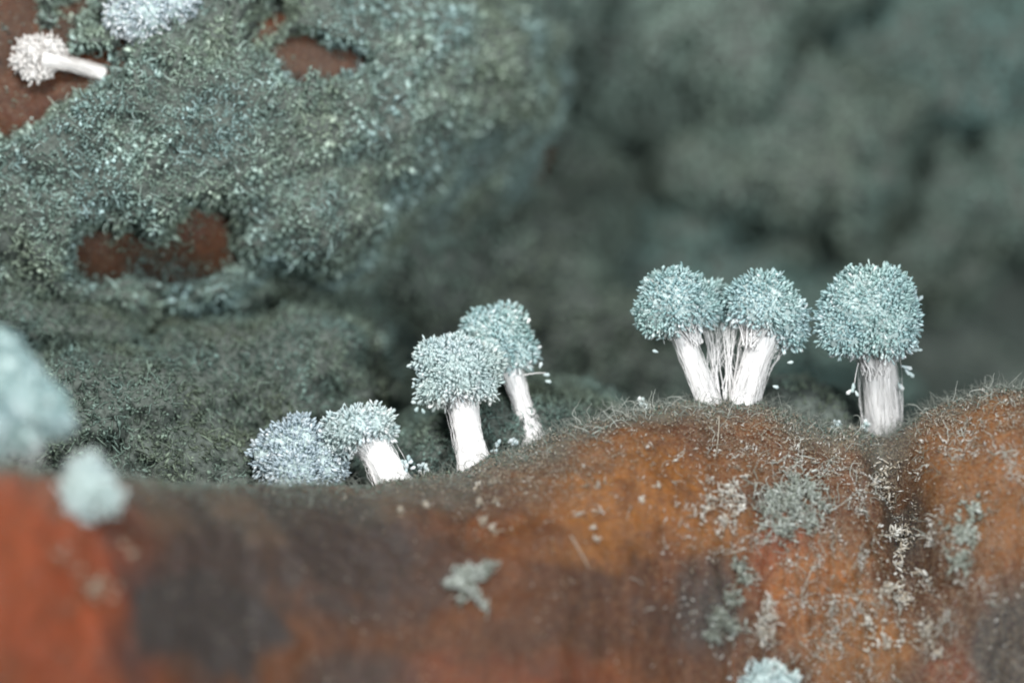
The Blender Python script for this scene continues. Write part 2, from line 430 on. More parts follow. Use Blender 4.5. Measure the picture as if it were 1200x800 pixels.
def mass(name, label, blobs, mat, N, glen, grad, seed, lob=(0.45, 0.16), cat='mould', n=4, gap=0.25, step=0.055, group=None, k=0.35, rough=0.10, droop=0.0, cut=None, tone_bias=0.0, jit=0.6, warp=0.18, low=0.0, gran=0.0, curl=0, flake=0.0):
    rng = np.random.default_rng(seed)
    x0 = min(P(b[0] - b[3] - 45, b[1], b[2])[0] for b in blobs); x1 = max(P(b[0] + b[3] + 45, b[1], b[2])[0] for b in blobs)
    z0 = min(P(b[0], b[1] + b[4] + 45, b[2])[2] for b in blobs); z1 = max(P(b[0], b[1] - b[4] - 45, b[2])[2] for b in blobs)
    x0 = max(x0, -9.5); x1 = min(x1, 9.5); z0 = max(z0, -3.5); z1 = min(z1, 6.5)
    X, Z = np.meshgrid(np.arange(x0, x1, step), np.arange(z0, z1, step))
    Y = field(X, Z, blobs, k, warp, seed)
    flat = np.stack([X.ravel(), Y.ravel() * 0.5, Z.ravel()], 1)
    Y = Y - lob[1] * lobes(X + 0.1 * fbm(flat, 2.5, seed, 2).reshape(X.shape), Z, lob[0], seed) \
          - lob[1] * 0.45 * lobes(X, Z, lob[0] * 0.42, seed + 3) - rough * fbm(flat, 3.2, seed + 7, 4).reshape(X.shape)
    if gran: Y = Y - gran * lobes(X, Z, 0.085, seed + 5) - gran * .8 * fbm(flat, 11, seed + 6, 2).reshape(X.shape)
    if low: Y = Y - low * fbm(flat, 0.75, seed + 13, 4, .6).reshape(X.shape)
    if cut is not None: Y = Y + cut(X, Z, Y)
    ymax = max(b[2] for b in blobs) + 0.9
    keep = Y < ymax
    root = thing(name, None, label, cat, group)
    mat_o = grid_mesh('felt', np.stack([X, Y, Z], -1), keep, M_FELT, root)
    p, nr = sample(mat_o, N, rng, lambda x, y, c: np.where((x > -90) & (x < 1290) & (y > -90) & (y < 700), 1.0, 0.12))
    nr = np.where(nr[:, 1:2] > 0, -nr, nr)
    g = fbm(p, 3.5, seed + 90, 3)
    ok = rng.random(N) > np.clip(gap + 0.9 * g, 0, 0.85)
    p = p[ok]; nr = nr[ok]; g = g[ok]; N = len(p)
    flow = np.stack([vnoise(p, 5.0, seed + 100 + i) for i in range(3)], 1)
    dirs = unit(nr * 0.55 + flow * 0.7 + rng.normal(0, jit, (N, 3)) * 1.1 + np.array([0, 0, -droop]))
    ln = glen * rng.uniform(0.55, 1.45, N); rd = grad * rng.uniform(0.6, 1.35, N)
    if flake:                                    # some bigger, paler flakes, gathered in clumps
        big = rng.random(N) < flake * np.clip(.6 + 1.6 * fbm(p, 2.2, seed + 150, 3), 0, 2)
        ln = np.where(big, ln * 1.55, ln); rd = np.where(big, rd * 1.75, rd)
    patch = fbm(p, 0.9, seed + 33, 3)
    tone = np.clip(0.42 + 0.28 * rng.normal(0, 1, N) * 0.85 + 0.28 * patch + tone_bias, 0, 1)
    if flake: tone = np.clip(tone + np.where(big, .16, 0), 0, 1)
    sp = grains('spores', p - nr * 0.01, dirs, ln, rd * 1.12, mat, rng, root, n, 'lean', tone, 0.0)
    tag(sp, kind='stuff')
    if curl:                                     # tangled woolly hyphae between the spores
        p, nr = sample(mat_o, curl, rng, lambda x, y, c: np.where((x > -60) & (x < 1260) & (y > -60) & (y < 640), 1.0, 0.0))
        nr = np.where(nr[:, 1:2] > 0, -nr, nr)
        st = unit(np.cross(nr, rng.normal(0, 1, p.shape)) + nr * .5); ax = unit(nr + rng.normal(0, .5, p.shape)); pa = [p]
        for i in range(6):
            st = unit(st + np.cross(ax, st) * (.8 * rng.choice([-1, 1], len(p)) if i == 0 else turn)[:, None] + nr * (.12 if i < 3 else -.15))
            if i == 0: turn = rng.normal(0, .7, len(p))
            pa.append(pa[-1] + st * (.030 * rng.uniform(.7, 1.3, len(p)))[:, None])
        tag(threads('hyphae', np.stack(pa, 1), .0085 * rng.uniform(.6, 1.4, len(p)), mat, root, 3, rng), kind='stuff')
    return root, mat_o

# bare rear skin behind the upper-left mould
def rear_gap(X, Z):
    s_ = 0.01 * (1 + 1.2 / DIST); px = 600 + X / s_; py = 400 - Z / s_
    near = np.maximum.reduce([np.exp(-(((px - a) / r) ** 2 + ((py - b_) / q) ** 2)) for a, b_, r, q in ((190, 295, 110, 55), (360, 65, 100, 60), (40, 50, 170, 140))])
    return 0.55 - 0.40 * np.clip(near * 1.6, 0, 1)
def rear_skin():
    xs = np.arange(-8.2, 0.6, 0.08); zs = np.arange(-0.6, 5.6, 0.08)
    X, Z = np.meshgrid(xs, zs)
    Y = field(X, Z, CARPET, 0.35, 0.18, 11) + rear_gap(X, Z)
    fl = np.stack([X.ravel(), Y.ravel(), Z.ravel()], 1)
    Y = Y - 0.05 * fbm(fl, 1.5, 2, 4).reshape(X.shape)
    one = np.zeros(X.shape); n1 = np.clip(0.3 + fbm(fl, 1.2, 12, 3).reshape(X.shape), 0, 1)
    o = grid_mesh('rear_fruit_skin', np.stack([X, Y, Z], -1), Y < 6.5, M_SKIN, None,
                  {'dark': 0.30 + 0.6 * n1, 'red': one + 0.18, 'ochre': 0.45 * n1, 'dust': one + 0.3, 'film': one})
    tag(o, 'dark red brown skin of the rear fruit under the mould', kind='structure')
    return o
CARPET = [(150, 150, 2.6, 330, 230, 1.9), (330, 110, 3.0, 250, 190, 1.9), (490, 85, 3.6, 150, 120, 1.6), (380, 255, 2.4, 85, 75, 1.3), (60, 270, 2.2, 160, 100, 1.3), (-120, 120, 2.6, 260, 300, 1.8), (200, -60, 3.2, 400, 170, 2.0)]
rear = rear_skin()

def carpet_cut(X, Z, Y):
    """hollows where the mould is missing and the fruit skin shows"""
    s = 0.01 * (1 + 1.2 / DIST)
    px = 600 + X / s; py = 400 - Z / s
    fl = np.stack([X.ravel(), np.zeros(X.size), Z.ravel()], 1)
    wob = fbm(fl, 2.2, 77, 4).reshape(X.shape)
    out = np.zeros_like(X)
    for cx, cy, rx, ry, a in ((190, 292, 95, 36, 1.1), (240, 266, 60, 30, 1.1), (115, 308, 58, 26, 1.0), (388, 78, 48, 24, .95), (345, 58, 38, 24, .85), (318, 22, 26, 34, .85), (40, 40, 95, 90, 1.3), (0, 110, 70, 45, 1.2), (250, 305, 40, 18, .5), (180, 330, 95, 16, .4)):
        q = ((px - cx) / rx) ** 2 + ((py - cy) / ry) ** 2 + wob * 1.0
        out = np.maximum(out, a * np.clip(1.4 - q, 0, 1))
    return np.clip(out * 0.62, 0, .75)
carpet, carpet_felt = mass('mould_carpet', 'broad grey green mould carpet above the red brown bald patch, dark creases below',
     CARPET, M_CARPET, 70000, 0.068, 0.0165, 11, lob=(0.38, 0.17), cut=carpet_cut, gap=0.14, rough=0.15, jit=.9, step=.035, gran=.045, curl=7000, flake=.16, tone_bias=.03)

mass('mould_cushion', 'olive grey granular mould cushion between the carpet and the front fruit edge',
     [(290, 470, 2.2, 165, 110, 1.3), (120, 490, 1.6, 160, 95, 1.5), (380, 420, 2.8, 70, 55, 1.0), (200, 560, 1.5, 220, 90, 1.4)], M_MOUND, 28000, 0.066, 0.0155, 23, lob=(0.32, 0.14), gap=0.05, jit=0.9, step=.03, gran=.05, rough=.2, curl=6800, flake=.12)
mass('mould_cushion', 'shaded grey mould cushion at the picture edge under the carpet, above the large blurred tuft',
     [(30, 375, 2.0, 95, 50, 0.9), (110, 385, 2.3, 60, 40, 0.8), (-60, 400, 2.0, 90, 80, 0.9)], M_MOUND, 10000, 0.065, 0.016, 27, lob=(0.3, 0.14), gap=0.1, step=.03, gran=.05, rough=.2, curl=2500)
mass('mould_cushion', 'small round grey green mould ball beside the edge of the olive cushion',
     [(431, 396, 2.4, 16, 18, 0.3)], M_CARPET, 700, 0.07, 0.018, 29, lob=(0.2, 0.03), gap=0.0, step=0.03)
mass('mould_slope', 'smooth blurred grey green mould slope behind the two leaning white stalks',
     [(560, 330, 6.2, 150, 130, 1.9), (660, 420, 6.8, 170, 120, 1.9), (480, 300, 5.0, 90, 80, 1.2), (600, 240, 7.0, 120, 90, 1.6)], M_GREY, 11000, 0.14, 0.038, 31, n=3, lob=(0.6, 0.2), gap=0.05, step=0.08, k=1.0, warp=.5, low=.4)
mass('mould_lump', 'pale green blurred mould lumps with a dark gap between them, at the top edge',
     [(745, 45, 8.2, 75, 70, 1.6), (870, 40, 8.0, 95, 85, 1.8), (930, -10, 8.4, 90, 70, 1.5), (800, 120, 8.8, 80, 60, 1.0)], M_PALE, 9000, 0.14, 0.038, 37, n=3, lob=(0.5, 0.14), gap=0.05, step=0.09, k=1.6, warp=.6, low=.3, tone_bias=.04, rough=.26)
mass('mould_lump', 'large rounded grey brown blurred mould lump behind the forked pair of heads',
     [(930, 190, 8.8, 150, 110, 2.2), (840, 230, 8.8, 110, 90, 1.7), (1010, 160, 9.0, 80, 70, 1.5)], M_GREY, 9000, 0.15, 0.042, 41, n=3, lob=(0.6, 0.12), gap=0.05, step=0.09, k=1.6, warp=.6, low=.3, tone_bias=.04, rough=.26)
mass('mould_lump', 'broad blurred teal mould lump filling the upper corner',
     [(1130, 40, 9.4, 170, 130, 2.2), (1230, 90, 9.2, 120, 130, 2.0)], M_TEAL, 9000, 0.14, 0.038, 43, n=3, lob=(0.7, 0.10), gap=0.05, step=0.09, k=1.6, warp=.6, low=.3, tone_bias=.04, rough=.26)
mass('mould_lump', 'mottled grey blurred mould lump behind the round single head, above the dark hollow',
     [(1140, 250, 8.8, 120, 90, 1.7), (1210, 220, 8.5, 90, 90, 1.6), (1060, 280, 9.2, 80, 60, 1.3)], M_GREY, 9000, 0.14, 0.038, 47, n=3, lob=(0.45, 0.14), gap=0.08, step=0.09, k=1.6, warp=.6, low=.3, tone_bias=.04, rough=.26)
mass('mould_bank', 'dim blurred grey green mould bank just behind the white forked stalks',
     [(800, 380, 9.0, 190, 110, 1.8), (960, 370, 9.4, 150, 80, 1.5), (760, 300, 9.0, 110, 80, 1.4)], M_TEAL, 8000, 0.15, 0.042, 53, n=3, lob=(0.6, 0.10), gap=0.05, step=0.09, k=1.6, warp=.6, low=.3, tone_bias=.04, rough=.26)
mass('mould_mound', 'low dark granular mould mound between the two leaning white stalks',
     [(590, 520, 1.3, 90, 55, 0.8), (670, 520, 1.4, 80, 45, 0.8), (505, 540, 1.3, 60, 45, 0.7)], M_MOUND, 9000, 0.07, 0.017, 59, lob=(0.25, 0.12), gap=0.1, step=0.04, gran=.04, curl=2500)
mass('mould_mound', 'tiny dark mould mound on the crest between forked pair and round head',
     [(925, 480, 1.2, 32, 28, 0.5), (955, 495, 1.2, 30, 22, 0.4)], M_MOUND, 1600, 0.07, 0.016, 61, lob=(0.2, 0.08), gap=0.2, step=0.04)

# rear bed closing the hollows
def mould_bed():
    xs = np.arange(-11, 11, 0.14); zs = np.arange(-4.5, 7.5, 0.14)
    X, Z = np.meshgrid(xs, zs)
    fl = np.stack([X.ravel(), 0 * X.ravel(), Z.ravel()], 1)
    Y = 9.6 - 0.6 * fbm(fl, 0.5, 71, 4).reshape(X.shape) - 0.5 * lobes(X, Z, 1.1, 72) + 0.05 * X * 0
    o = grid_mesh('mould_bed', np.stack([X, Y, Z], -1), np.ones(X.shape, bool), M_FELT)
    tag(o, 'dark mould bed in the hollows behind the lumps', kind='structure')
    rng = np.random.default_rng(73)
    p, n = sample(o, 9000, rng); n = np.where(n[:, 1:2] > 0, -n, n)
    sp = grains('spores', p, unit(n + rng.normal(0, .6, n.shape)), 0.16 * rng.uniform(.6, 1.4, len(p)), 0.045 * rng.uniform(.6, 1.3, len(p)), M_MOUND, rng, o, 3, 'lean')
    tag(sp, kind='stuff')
mould_bed()

# ================================================================== fruiting bodies
def sphere_pts(N, rng):
    i = np.arange(N) + 0.5; ph = np.arccos(1 - 2 * i / N); th = math.pi * (1 + 5 ** 0.5) * i
    d = np.stack([np.cos(th) * np.sin(ph), np.sin(th) * np.sin(ph), np.cos(ph)], 1)
    return unit(d + rng.normal(0, 0.5 / math.sqrt(N), d.shape) * 2)

def head(root, lobs, mat, seed, glen=0.082, grad=0.0185, dens=1.15, stray=14, stalk_dir=None, bias=0.0, core_mat=None, fan_r=.15, ragged=.16):
    """lobs: (px,py,y,r_px). A cored, lumpy ball bristling with club-shaped spore chains."""
    rng = np.random.default_rng(seed)
    C = np.array([P(a, b, y) for a, b, y, r in lobs]); R = np.array([r * 0.0097 * (1 + y / DIST) for a, b, y, r in lobs])
    vs, fs, off = [], [], 0
    for c, r in zip(C, R):                        # core
        nu, nv = 20, 12
        u = np.linspace(0, 2 * math.pi, nu, endpoint=False); v = np.linspace(0.02, math.pi - 0.02, nv)
        V, U = np.meshgrid(v, u, indexing='ij')
        d = np.stack([np.cos(U) * np.sin(V), np.sin(U) * np.sin(V), np.cos(V)], -1)
        rr = r * (0.84 + ragged * fbm(d.reshape(-1, 3) * 1.0 + c, 2.6, seed, 3).reshape(V.shape))
        vs.append((c + d * rr[..., None]).reshape(-1, 3))
        idx = np.arange(nu * nv).reshape(nv, nu) + off
        a = idx[:-1]; b = idx[1:]
        fs.append(np.stack([a, np.roll(a, -1, 1), np.roll(b, -1, 1), b], -1).reshape(-1, 4)); off += nu * nv
    vs = np.concatenate(vs)
    core = mesh_np('spore_head', vs, [np.concatenate(fs)], core_mat or M_CORE, root, {'tone': np.full(len(vs), .5)})
    pp, dd = [], []
    for i, (c, r) in enumerate(zip(C, R)):
        N = int(dens * 4 * math.pi * r * r / (0.045 ** 2))
        d = sphere_pts(N, rng)
        rr = r * (0.80 + ragged * fbm(d + c, 2.6, seed, 3) + 0.15 * rng.random(N) ** 1.3)
        p = c + d * rr[:, None]
        ok = np.ones(N, bool)
        for j, (c2, r2) in enumerate(zip(C, R)):
            if j != i: ok &= np.linalg.norm(p - c2, axis=1) > r2 * 0.80
        if stalk_dir is not None:
            ok &= (d @ unit(np.asarray(stalk_dir, float))) < 0.80 + .18 * rng.random(N)
        pp.append(p[ok]); dd.append(d[ok])
        k = int(2.2 * stray * (r / R.max()))             # stragglers standing off the surface
        ds = unit(rng.normal(0, 1, (k, 3)) * [1, .6, 1])
        pp.append(c + ds * (r * rng.uniform(.95, 1.09, k))[:, None]); dd.append(ds)
    p = np.concatenate(pp); d = np.concatenate(dd); N = len(p)
    d0 = d; d = unit(d + rng.normal(0, 0.45, (N, 3)))
    tone = np.clip(0.38 + bias + 0.23 * rng.normal(0, 1, N) + 0.20 * fbm(p, 3.0, seed + 2, 2), 0, 1)
    if stalk_dir is not None:
        tone = np.clip(tone + .55 * np.clip((d0 @ unit(np.asarray(stalk_dir, float)) - .45) / .4, 0, 1), 0, 1)
    g = grains('spores', p, d, glen * rng.uniform(0.5, 1.45, N), grad * rng.uniform(0.5, 1.45, N), mat, rng, core, 4, True, tone, 0.25)
    tag(g, kind='stuff')
    if stalk_dir is not None:                     # hyphae spreading from the stalk into the underside of the head
        sd = unit(np.asarray(stalk_dir, float)); k = 150; i0 = 0
        foot = C[i0] + sd * R[i0] * 1.12
        e = unit(sd * rng.uniform(.25, .9, k)[:, None] + rng.normal(0, .55, (k, 3)) * [1, .9, .6])
        tip = C[i0] + e * R[i0] * rng.uniform(.82, .93, k)[:, None]
        side = rng.normal(0, 1, (k, 3)); side -= (side @ sd)[:, None] * sd
        st0 = foot + sd * (R[i0] * rng.uniform(0, .35, k))[:, None] + unit(side) * fan_r * rng.uniform(.6, 1.0, k)[:, None]
        mid = (st0 * .55 + tip * .45) - (tip - st0 - ((tip - st0) @ sd)[:, None] * sd) * .18
        tt = np.linspace(0, 1, 7)[None, :, None]
        pa = st0[:, None] * (1 - tt) ** 2 + 2 * mid[:, None] * tt * (1 - tt) + tip[:, None] * tt ** 2
        tag(threads('underside_hyphae', pa, .0075 * rng.uniform(.6, 1.4, k), M_STALK, core, 3, rng), kind='stuff')
    return core, C, R

def bez(pts, K):
    pts = np.array(pts, float); t = np.linspace(0, 1, K)[:, None]
    if len(pts) == 2: return pts[0] * (1 - t) + pts[1] * t
    return pts[0] * (1 - t) ** 2 + 2 * pts[1] * t * (1 - t) + pts[2] * t * t

def stalk(root, pts, w0, w1, seed, nfib=90, wisp=26, flare=0.35, fan=0.35, name='stalk', waist=0.0, mat=None):
    M_ST = mat or M_STALK
    """pts: base..top (px,py,y); w0,w1: widths in px at base and top. Bundle of hyphae."""
    rng = np.random.default_rng(seed)
    K, nu = 22, 26
    c = bez([P(*q) for q in pts], K); t = np.linspace(0, 1, K)
    tg = unit(np.gradient(c, axis=0)); a = unit(np.cross(tg, [0, 1.0, 0])); b = np.cross(tg, a)
    r = 0.005 * (w0 * (1 - t) + w1 * t) * (1 + flare * np.exp(-t * 9) + 0.75 * fan * np.clip((t - .5) / .5, 0, 1) ** 1.8 - waist * np.sin(math.pi * t))
    u = np.linspace(0, 2 * math.pi, nu, endpoint=False)
    rid = 1 + 0.06 * np.sin(u * 5 + rng.random() * 6)[None] * np.sin(t * 3 + 1)[:, None] + 0.035 * (rng.random(nu) - .5)[None] + 0.012 * (rng.random((K, nu)) - .5)
    V = c[:, None] + (a[:, None] * np.cos(u)[None, :, None] + b[:, None] * np.sin(u)[None, :, None]) * (r[:, None] * rid)[..., None] * 0.93
    idx = np.arange(K * nu).reshape(K, nu)
    f = np.stack([idx[:-1], np.roll(idx[:-1], -1, 1), np.roll(idx[1:], -1, 1), idx[1:]], -1).reshape(-1, 4)
    caps = np.concatenate([[idx[0][::-1]], [idx[-1]]])
    s = mesh_np(name, V.reshape(-1, 3), [f, caps], M_ST, root, {'tone': rng.random(K * nu) * .5 + .5})
    # hyphae running along the bundle
    def fib(n, spread, rad, nm):
        u0 = rng.uniform(0, 6.283, n); tw = rng.normal(0, 0.5, n); k = rng.uniform(0.93, 1.0, n) if spread == 0 else rng.uniform(.95, 1.04 + spread, n)
        t0 = rng.uniform(0, 0.35, n); t1 = rng.uniform(0.6, 1.0, n); m = 9
        tt = t0[:, None] + (t1 - t0)[:, None] * np.linspace(0, 1, m)[None]
        ci = np.stack([np.interp(tt, t, c[:, q]) for q in range(3)], -1)
        ai = np.stack([np.interp(tt, t, a[:, q]) for q in range(3)], -1); bi = np.stack([np.interp(tt, t, b[:, q]) for q in range(3)], -1)
        ri = np.interp(tt, t, r) * (1 + (k - 1)[:, None] * np.sin(np.linspace(0.3, 2.6, m))[None] * rng.uniform(.6, 1.6, n)[:, None])
        uu = u0[:, None] + tw[:, None] * np.linspace(0, 1, m)[None]
        pth = ci + (ai * np.cos(uu)[..., None] + bi * np.sin(uu)[..., None]) * ri[..., None]
        pth += rng.normal(0, 0.006, pth.shape)
        tag(threads(nm, pth, rad * rng.uniform(.6, 1.3, n), M_ST, s, 3, rng), kind='stuff')
    fib(int(nfib * .9), 0.0, 0.0045, 'hyphae')
    fib(wisp, 0.28, 0.004, 'loose_hyphae')
    return s

def strand(root, pts, rad, seed):
    rng = np.random.default_rng(seed); c = bez([P(*q) for q in pts], 14)
    c += np.cumsum(rng.normal(0, 0.004, c.shape), 0)
    return threads('strand', c[None], rad, M_STALK, root, 4, rng)

GR = 'upright white stalked mould fruiting bodies'
# round single head with the blurred stalk
r1 = thing('mould_fruiting_body', None, 'blue green round single head on thick pale stalk in the cleft of fruit', 'mould', GR)
head(r1, [(1018, 365, 0.0, 57), (1036, 382, -0.08, 42), (996, 384, -0.08, 38), (1030, 355, -.05, 44)], M_HEAD, 101, stray=10, stalk_dir=(0.15, 0.3, -1), fan_r=.2)
stalk(r1, [(1037, 545, .8), (1035, 475, .55), (1026, 395, 0.05)], 40, 37, 102, fan=0.15, flare=0.3, wisp=90)
rngx = np.random.default_rng(5)
pp = np.array([P(1000, 452, 0), P(998, 456, .0), P(1002, 457, .0), P(1000, 448, 0)])
dr = threads('hanging_thread', bez([P(1006, 425, 0), P(1003, 436, 0), P(1001, 452, 0)], 8)[None], 0.007, M_STALK, r1)
tag(grains('spore_cluster', pp, np.array([[-.2, 0, -1], [-.8, 0, -.8], [.5, 0, -1], [0, 0, -1.]]), np.full(4, .09), np.full(4, .028), M_HEADW, rngx, r1, 5, True))
for q, d in (((1070, 357, 0), (.8, 0, .9)), ((1067, 372, 0), (1, 0, .5)), ((1062, 402, 0), (1, 0, .1)), ((1066, 410, 0), (1, 0, 0)), ((1055, 428, 0), (.8, 0, -.3)), ((1060, 432, 0), (.7, 0, -.8)), ((1052, 447, .2), (.2, 0, -.5))):
    gp = np.array([P(*q), P(q[0] + 4 * d[0] + 2, q[1] - 4 * d[2], q[2])])
    grains('spore_cluster', gp, np.array([d, d], float), np.array([.11, .1]), np.array([.026, .03]), M_HEADW, rngx, r1, 5, True)

# forked pair
r2 = thing('mould_fruiting_body', None, 'forked blue green pair of heads on two white stalks joined at the foot', 'mould', GR)
head(r2, [(790, 354, 0, 41), (814, 360, .1, 31), (772, 368, 0, 27), (836, 345, .4, 15)], M_HEAD, 111, stray=12, stalk_dir=(.5, 0, -1), fan_r=.1)
head(r2, [(893, 356, 0, 39), (915, 368, .05, 30), (876, 352, .1, 24), (924, 390, .1, 20), (852, 372, .25, 12)], M_HEAD, 112, stray=12, stalk_dir=(-.3, 0, -1), fan_r=.13)
stalk(r2, [(838, 488, .2), (818, 440, .05), (792, 368, .05)], 25, 16, 113, fan=1.0, wisp=40, flare=.2)
stalk(r2, [(868, 490, .2), (878, 440, .1), (904, 370, .08)], 35, 24, 114, fan=.9, wisp=60, flare=.15)
st = [(846, 470, 826, 380), (849, 470, 838, 378), (852, 468, 845, 376), (850, 472, 852, 378), (856, 470, 858, 376), (858, 466, 864, 380), (848, 465, 858, 382), (860, 470, 850, 384), (843, 460, 832, 384), (862, 460, 846, 374), (855, 474, 870, 388), (846, 455, 862, 372),
      (905, 420, 922, 396), (903, 432, 926, 402), (900, 440, 918, 404), (908, 412, 930, 404)]
for i, (a, b, c_, d_) in enumerate(st):
    strand(r2, [(a, b, .2), ((a + c_) / 2 + rngx.uniform(-7, 7), (b + d_) / 2, .15), (c_, d_, .15)], rngx.uniform(.0045, .009), 120 + i)
wl = []
for i in range(46):
    a, b = rngx.choice([rngx.uniform(826, 842), rngx.uniform(862, 880)]), rngx.uniform(415, 478); c_, d_ = rngx.uniform(815, 880), rngx.uniform(374, 390)
    wl.append(bez([P(a, b, .2), P((a + c_) / 2 + rngx.uniform(-10, 10), (b + d_) / 2, rngx.uniform(.05, .3)), P(c_, d_, .15)], 9) + np.cumsum(rngx.normal(0, .004, (9, 3)), 0))
tag(threads('web', np.array(wl), .0036 * rngx.uniform(.6, 1.4, 46), M_STALK, r2, 3, rngx), kind='stuff')
for q, d in (((757, 380, 0), (-1, 0, -.4)), ((765, 395, 0), (-1, 0, -.2)), ((772, 413, 0), (-.6, 0, .2)), ((934, 408, 0), (.8, 0, -.4)), ((922, 425, 0), (.7, 0, .1)), ((905, 452, 0), (.7, 0, -.2))):
    grains('spore_cluster', np.array([P(*q)]), np.array([d], float), np.array([.085]), np.array([.027]), M_HEADW, rngx, r2, 5, True)

# two leaning neighbours
r3 = thing('mould_fruiting_body', None, 'blue green head on slim curved white stalk, partly behind its broader neighbour', 'mould', GR)
head(r3, [(584, 398, .55, 36), (602, 412, .5, 27), (564, 386, .55, 22), (592, 385, .55, 27), (588, 425, .55, 20)], M_HEAD, 131, stray=16, stalk_dir=(.35, 0, -1), bias=.06, fan_r=.09)
stalk(r3, [(631, 532, .35), (612, 478, .45), (596, 425, .5)], 28, 16, 132, fan=1.0, flare=.6, waist=.15)
strand(r3, [(612, 440, .4), (628, 437, .3), (640, 438, .3)], .007, 133)
for q, d in (((612, 376, .3), (.6, 0, .5)), ((617, 380, .3), (.5, 0, .9)), ((632, 432, .3), (.3, 0, .9)), ((636, 439, .3), (1, 0, 0)), ((638, 446, .3), (1, 0, -.2))):
    grains('spore_cluster', np.array([P(*q)]), np.array([d], float), np.array([.09]), np.array([.026]), M_HEADW, rngx, r3, 5, True)
r4 = thing('mould_fruiting_body', None, 'pale blue knobbly head on thick straight bright white stalk, before its slimmer neighbour', 'mould', GR)
head(r4, [(540, 436, 0, 40), (508, 420, 0, 22), (514, 452, 0, 25), (565, 428, .1, 24), (535, 415, .1, 24), (562, 452, 0, 22)], M_HEADW, 141, stray=6, stalk_dir=(.08, 0, -1), fan_r=.15, ragged=.2)
stalk(r4, [(559, 558, -.1), (548, 510, -.05), (540, 452, .05)], 40, 28, 142, fan=.8, flare=.25, waist=.12)
grains('spore_cluster', np.array([P(490, 476, 0), P(494, 478, 0), P(489, 472, 0)]), np.array([[-.5, 0, -1], [.5, 0, -1], [-1, 0, .2]]), np.full(3, .08), np.full(3, .03), M_HEADW, rngx, r4, 5, True)
# short slanting one
r5 = thing('mould_fruiting_body', None, 'short slanting white stalk with small pale head beside the bluish stemless tuft', 'mould', GR)
head(r5, [(414, 503, -.2, 26), (438, 498, -.2, 23), (400, 512, -.2, 18), (451, 508, -.25, 13), (402, 523, -.2, 13), (388, 514, -.2, 10), (392, 498, -.2, 12), (423, 499, -.4, 19), (408, 508, -.4, 16), (442, 496, -.4, 14)], M_HEADW, 151, stray=8, stalk_dir=(.6, 0, -1), bias=.1, fan_r=.13, ragged=.3)
stalk(r5, [(464, 572, -.40), (450, 540, -.38), (426, 506, -.15)], 41, 30, 152, fan=.9, flare=.2)

# stemless tufts
def tuft(name, label, lobs, mat, seed, cat='mould', group='stemless tufts of mould', **kw):
    r = thing(name, None, label, cat, group); head(r, lobs, mat, seed, **kw); return r
tuft('mould_tuft', 'bluish stemless tuft beside the short slanting white stalk', [(345, 530, .0, 38), (322, 540, .0, 28), (372, 545, -.05, 34), (350, 512, .0, 24), (345, 560, -.3, 32), (385, 530, .1, 22)], M_HEADB, 161, stray=26, ragged=.28)
r7 = tuft('mould_tuft', 'large blurred pale blue tuft cut by the picture edge', [(24, 468, -4.2, 40), (0, 445, -4.2, 38), (52, 478, -4.2, 26), (-20, 490, -4.2, 44), (5, 408, -4.2, 18), (26, 505, -4.2, 24), (66, 492, -4.2, 16)], M_HEAD, 171, stray=50, bias=.12, ragged=.4)
for q in ((15, 508), (38, 505), (0, 512)):
    tag(threads('thread', np.array([bez([P(q[0] + rngx.uniform(-10, 10), 490, -4.2), P(q[0] + rngx.uniform(-10, 10), q[1], -4.3), P(q[0] + rngx.uniform(-16, 16), q[1] + rngx.uniform(15, 45), -4.3)], 8) for _ in range(9)]), .010, M_STALK, r7, 3, rngx), kind='stuff')
p8, n8 = on_skin(98, 590)
y8 = p8[1] - .1
tuft('mould_tuft', 'small blurred pale tuft stuck on the red front skin under the fruit edge', [(102, 566, y8, 26), (92, 588, y8, 28), (76, 610, y8, 20), (122, 582, y8, 19), (106, 548, y8, 13), (66, 598, y8, 13)], M_HEADW, 181, stray=14, ragged=.35)
r9 = thing('mould_fruiting_body', None, 'white fruiting body lying sideways on the bare brown rear skin', 'mould', GR)
t_rear = bvh(rear); h9, _ = on_skin(60, 75, t_rear); y9 = h9[1] - .25
head(r9, [(40, 62, y9, 15), (58, 54, y9, 10), (26, 72, y9, 10), (30, 56, y9, 9), (56, 68, y9 + .05, 13), (38, 82, y9, 11), (52, 82, y9, 8), (66, 62, y9, 7)], M_CREAM, 191, ragged=.5, stray=24, glen=.075, grad=.016, core_mat=M_CREAM)
stalk(r9, [(120, 87, y9 + .12), (92, 76, y9 - .06), (50, 70, y9 - .05)], 16, 12, 192, fan=1.2, nfib=60, mat=M_CREAM)
h10, _ = on_skin(180, 15, t_rear); y10 = h10[1] - .45
tuft('mould_tuft', 'white tuft on the upper edge of the carpet near the lying fruiting body', [(175, 8, y10, 34), (148, 18, y10, 24), (200, 2, y10, 28), (165, 32, y10, 20), (160, -12, y10, 30)], M_HEADB, 201, stray=16, bias=.3, ragged=.3)
tc_ = bvh(carpet_felt); h13, _ = on_skin(364, 102, tc_); y13 = (h13[1] if h13 is not None else 1.2) - .12
tuft('mould_column', 'short pale green mould column standing on the carpet below the small bald patch', [(366, 88, y13, 6.5), (366, 96, y13, 6), (365, 105, y13, 6), (364, 114, y13, 6.5), (363, 122, y13 + .05, 7)], M_PALE, 221, stray=0, glen=.05, grad=.016, core_mat=M_FELT)
p12, _ = on_skin(895, 792); y12 = p12[1] - .05
tuft('mould_tuft', 'pale mint tuft low on the front skin, cut by the bottom edge', [(893, 800, y12, 24), (915, 803, y12, 18), (872, 806, y12, 16), (890, 786, y12, 10)], M_HEADW, 211, stray=16, glen=.1, ragged=.35)

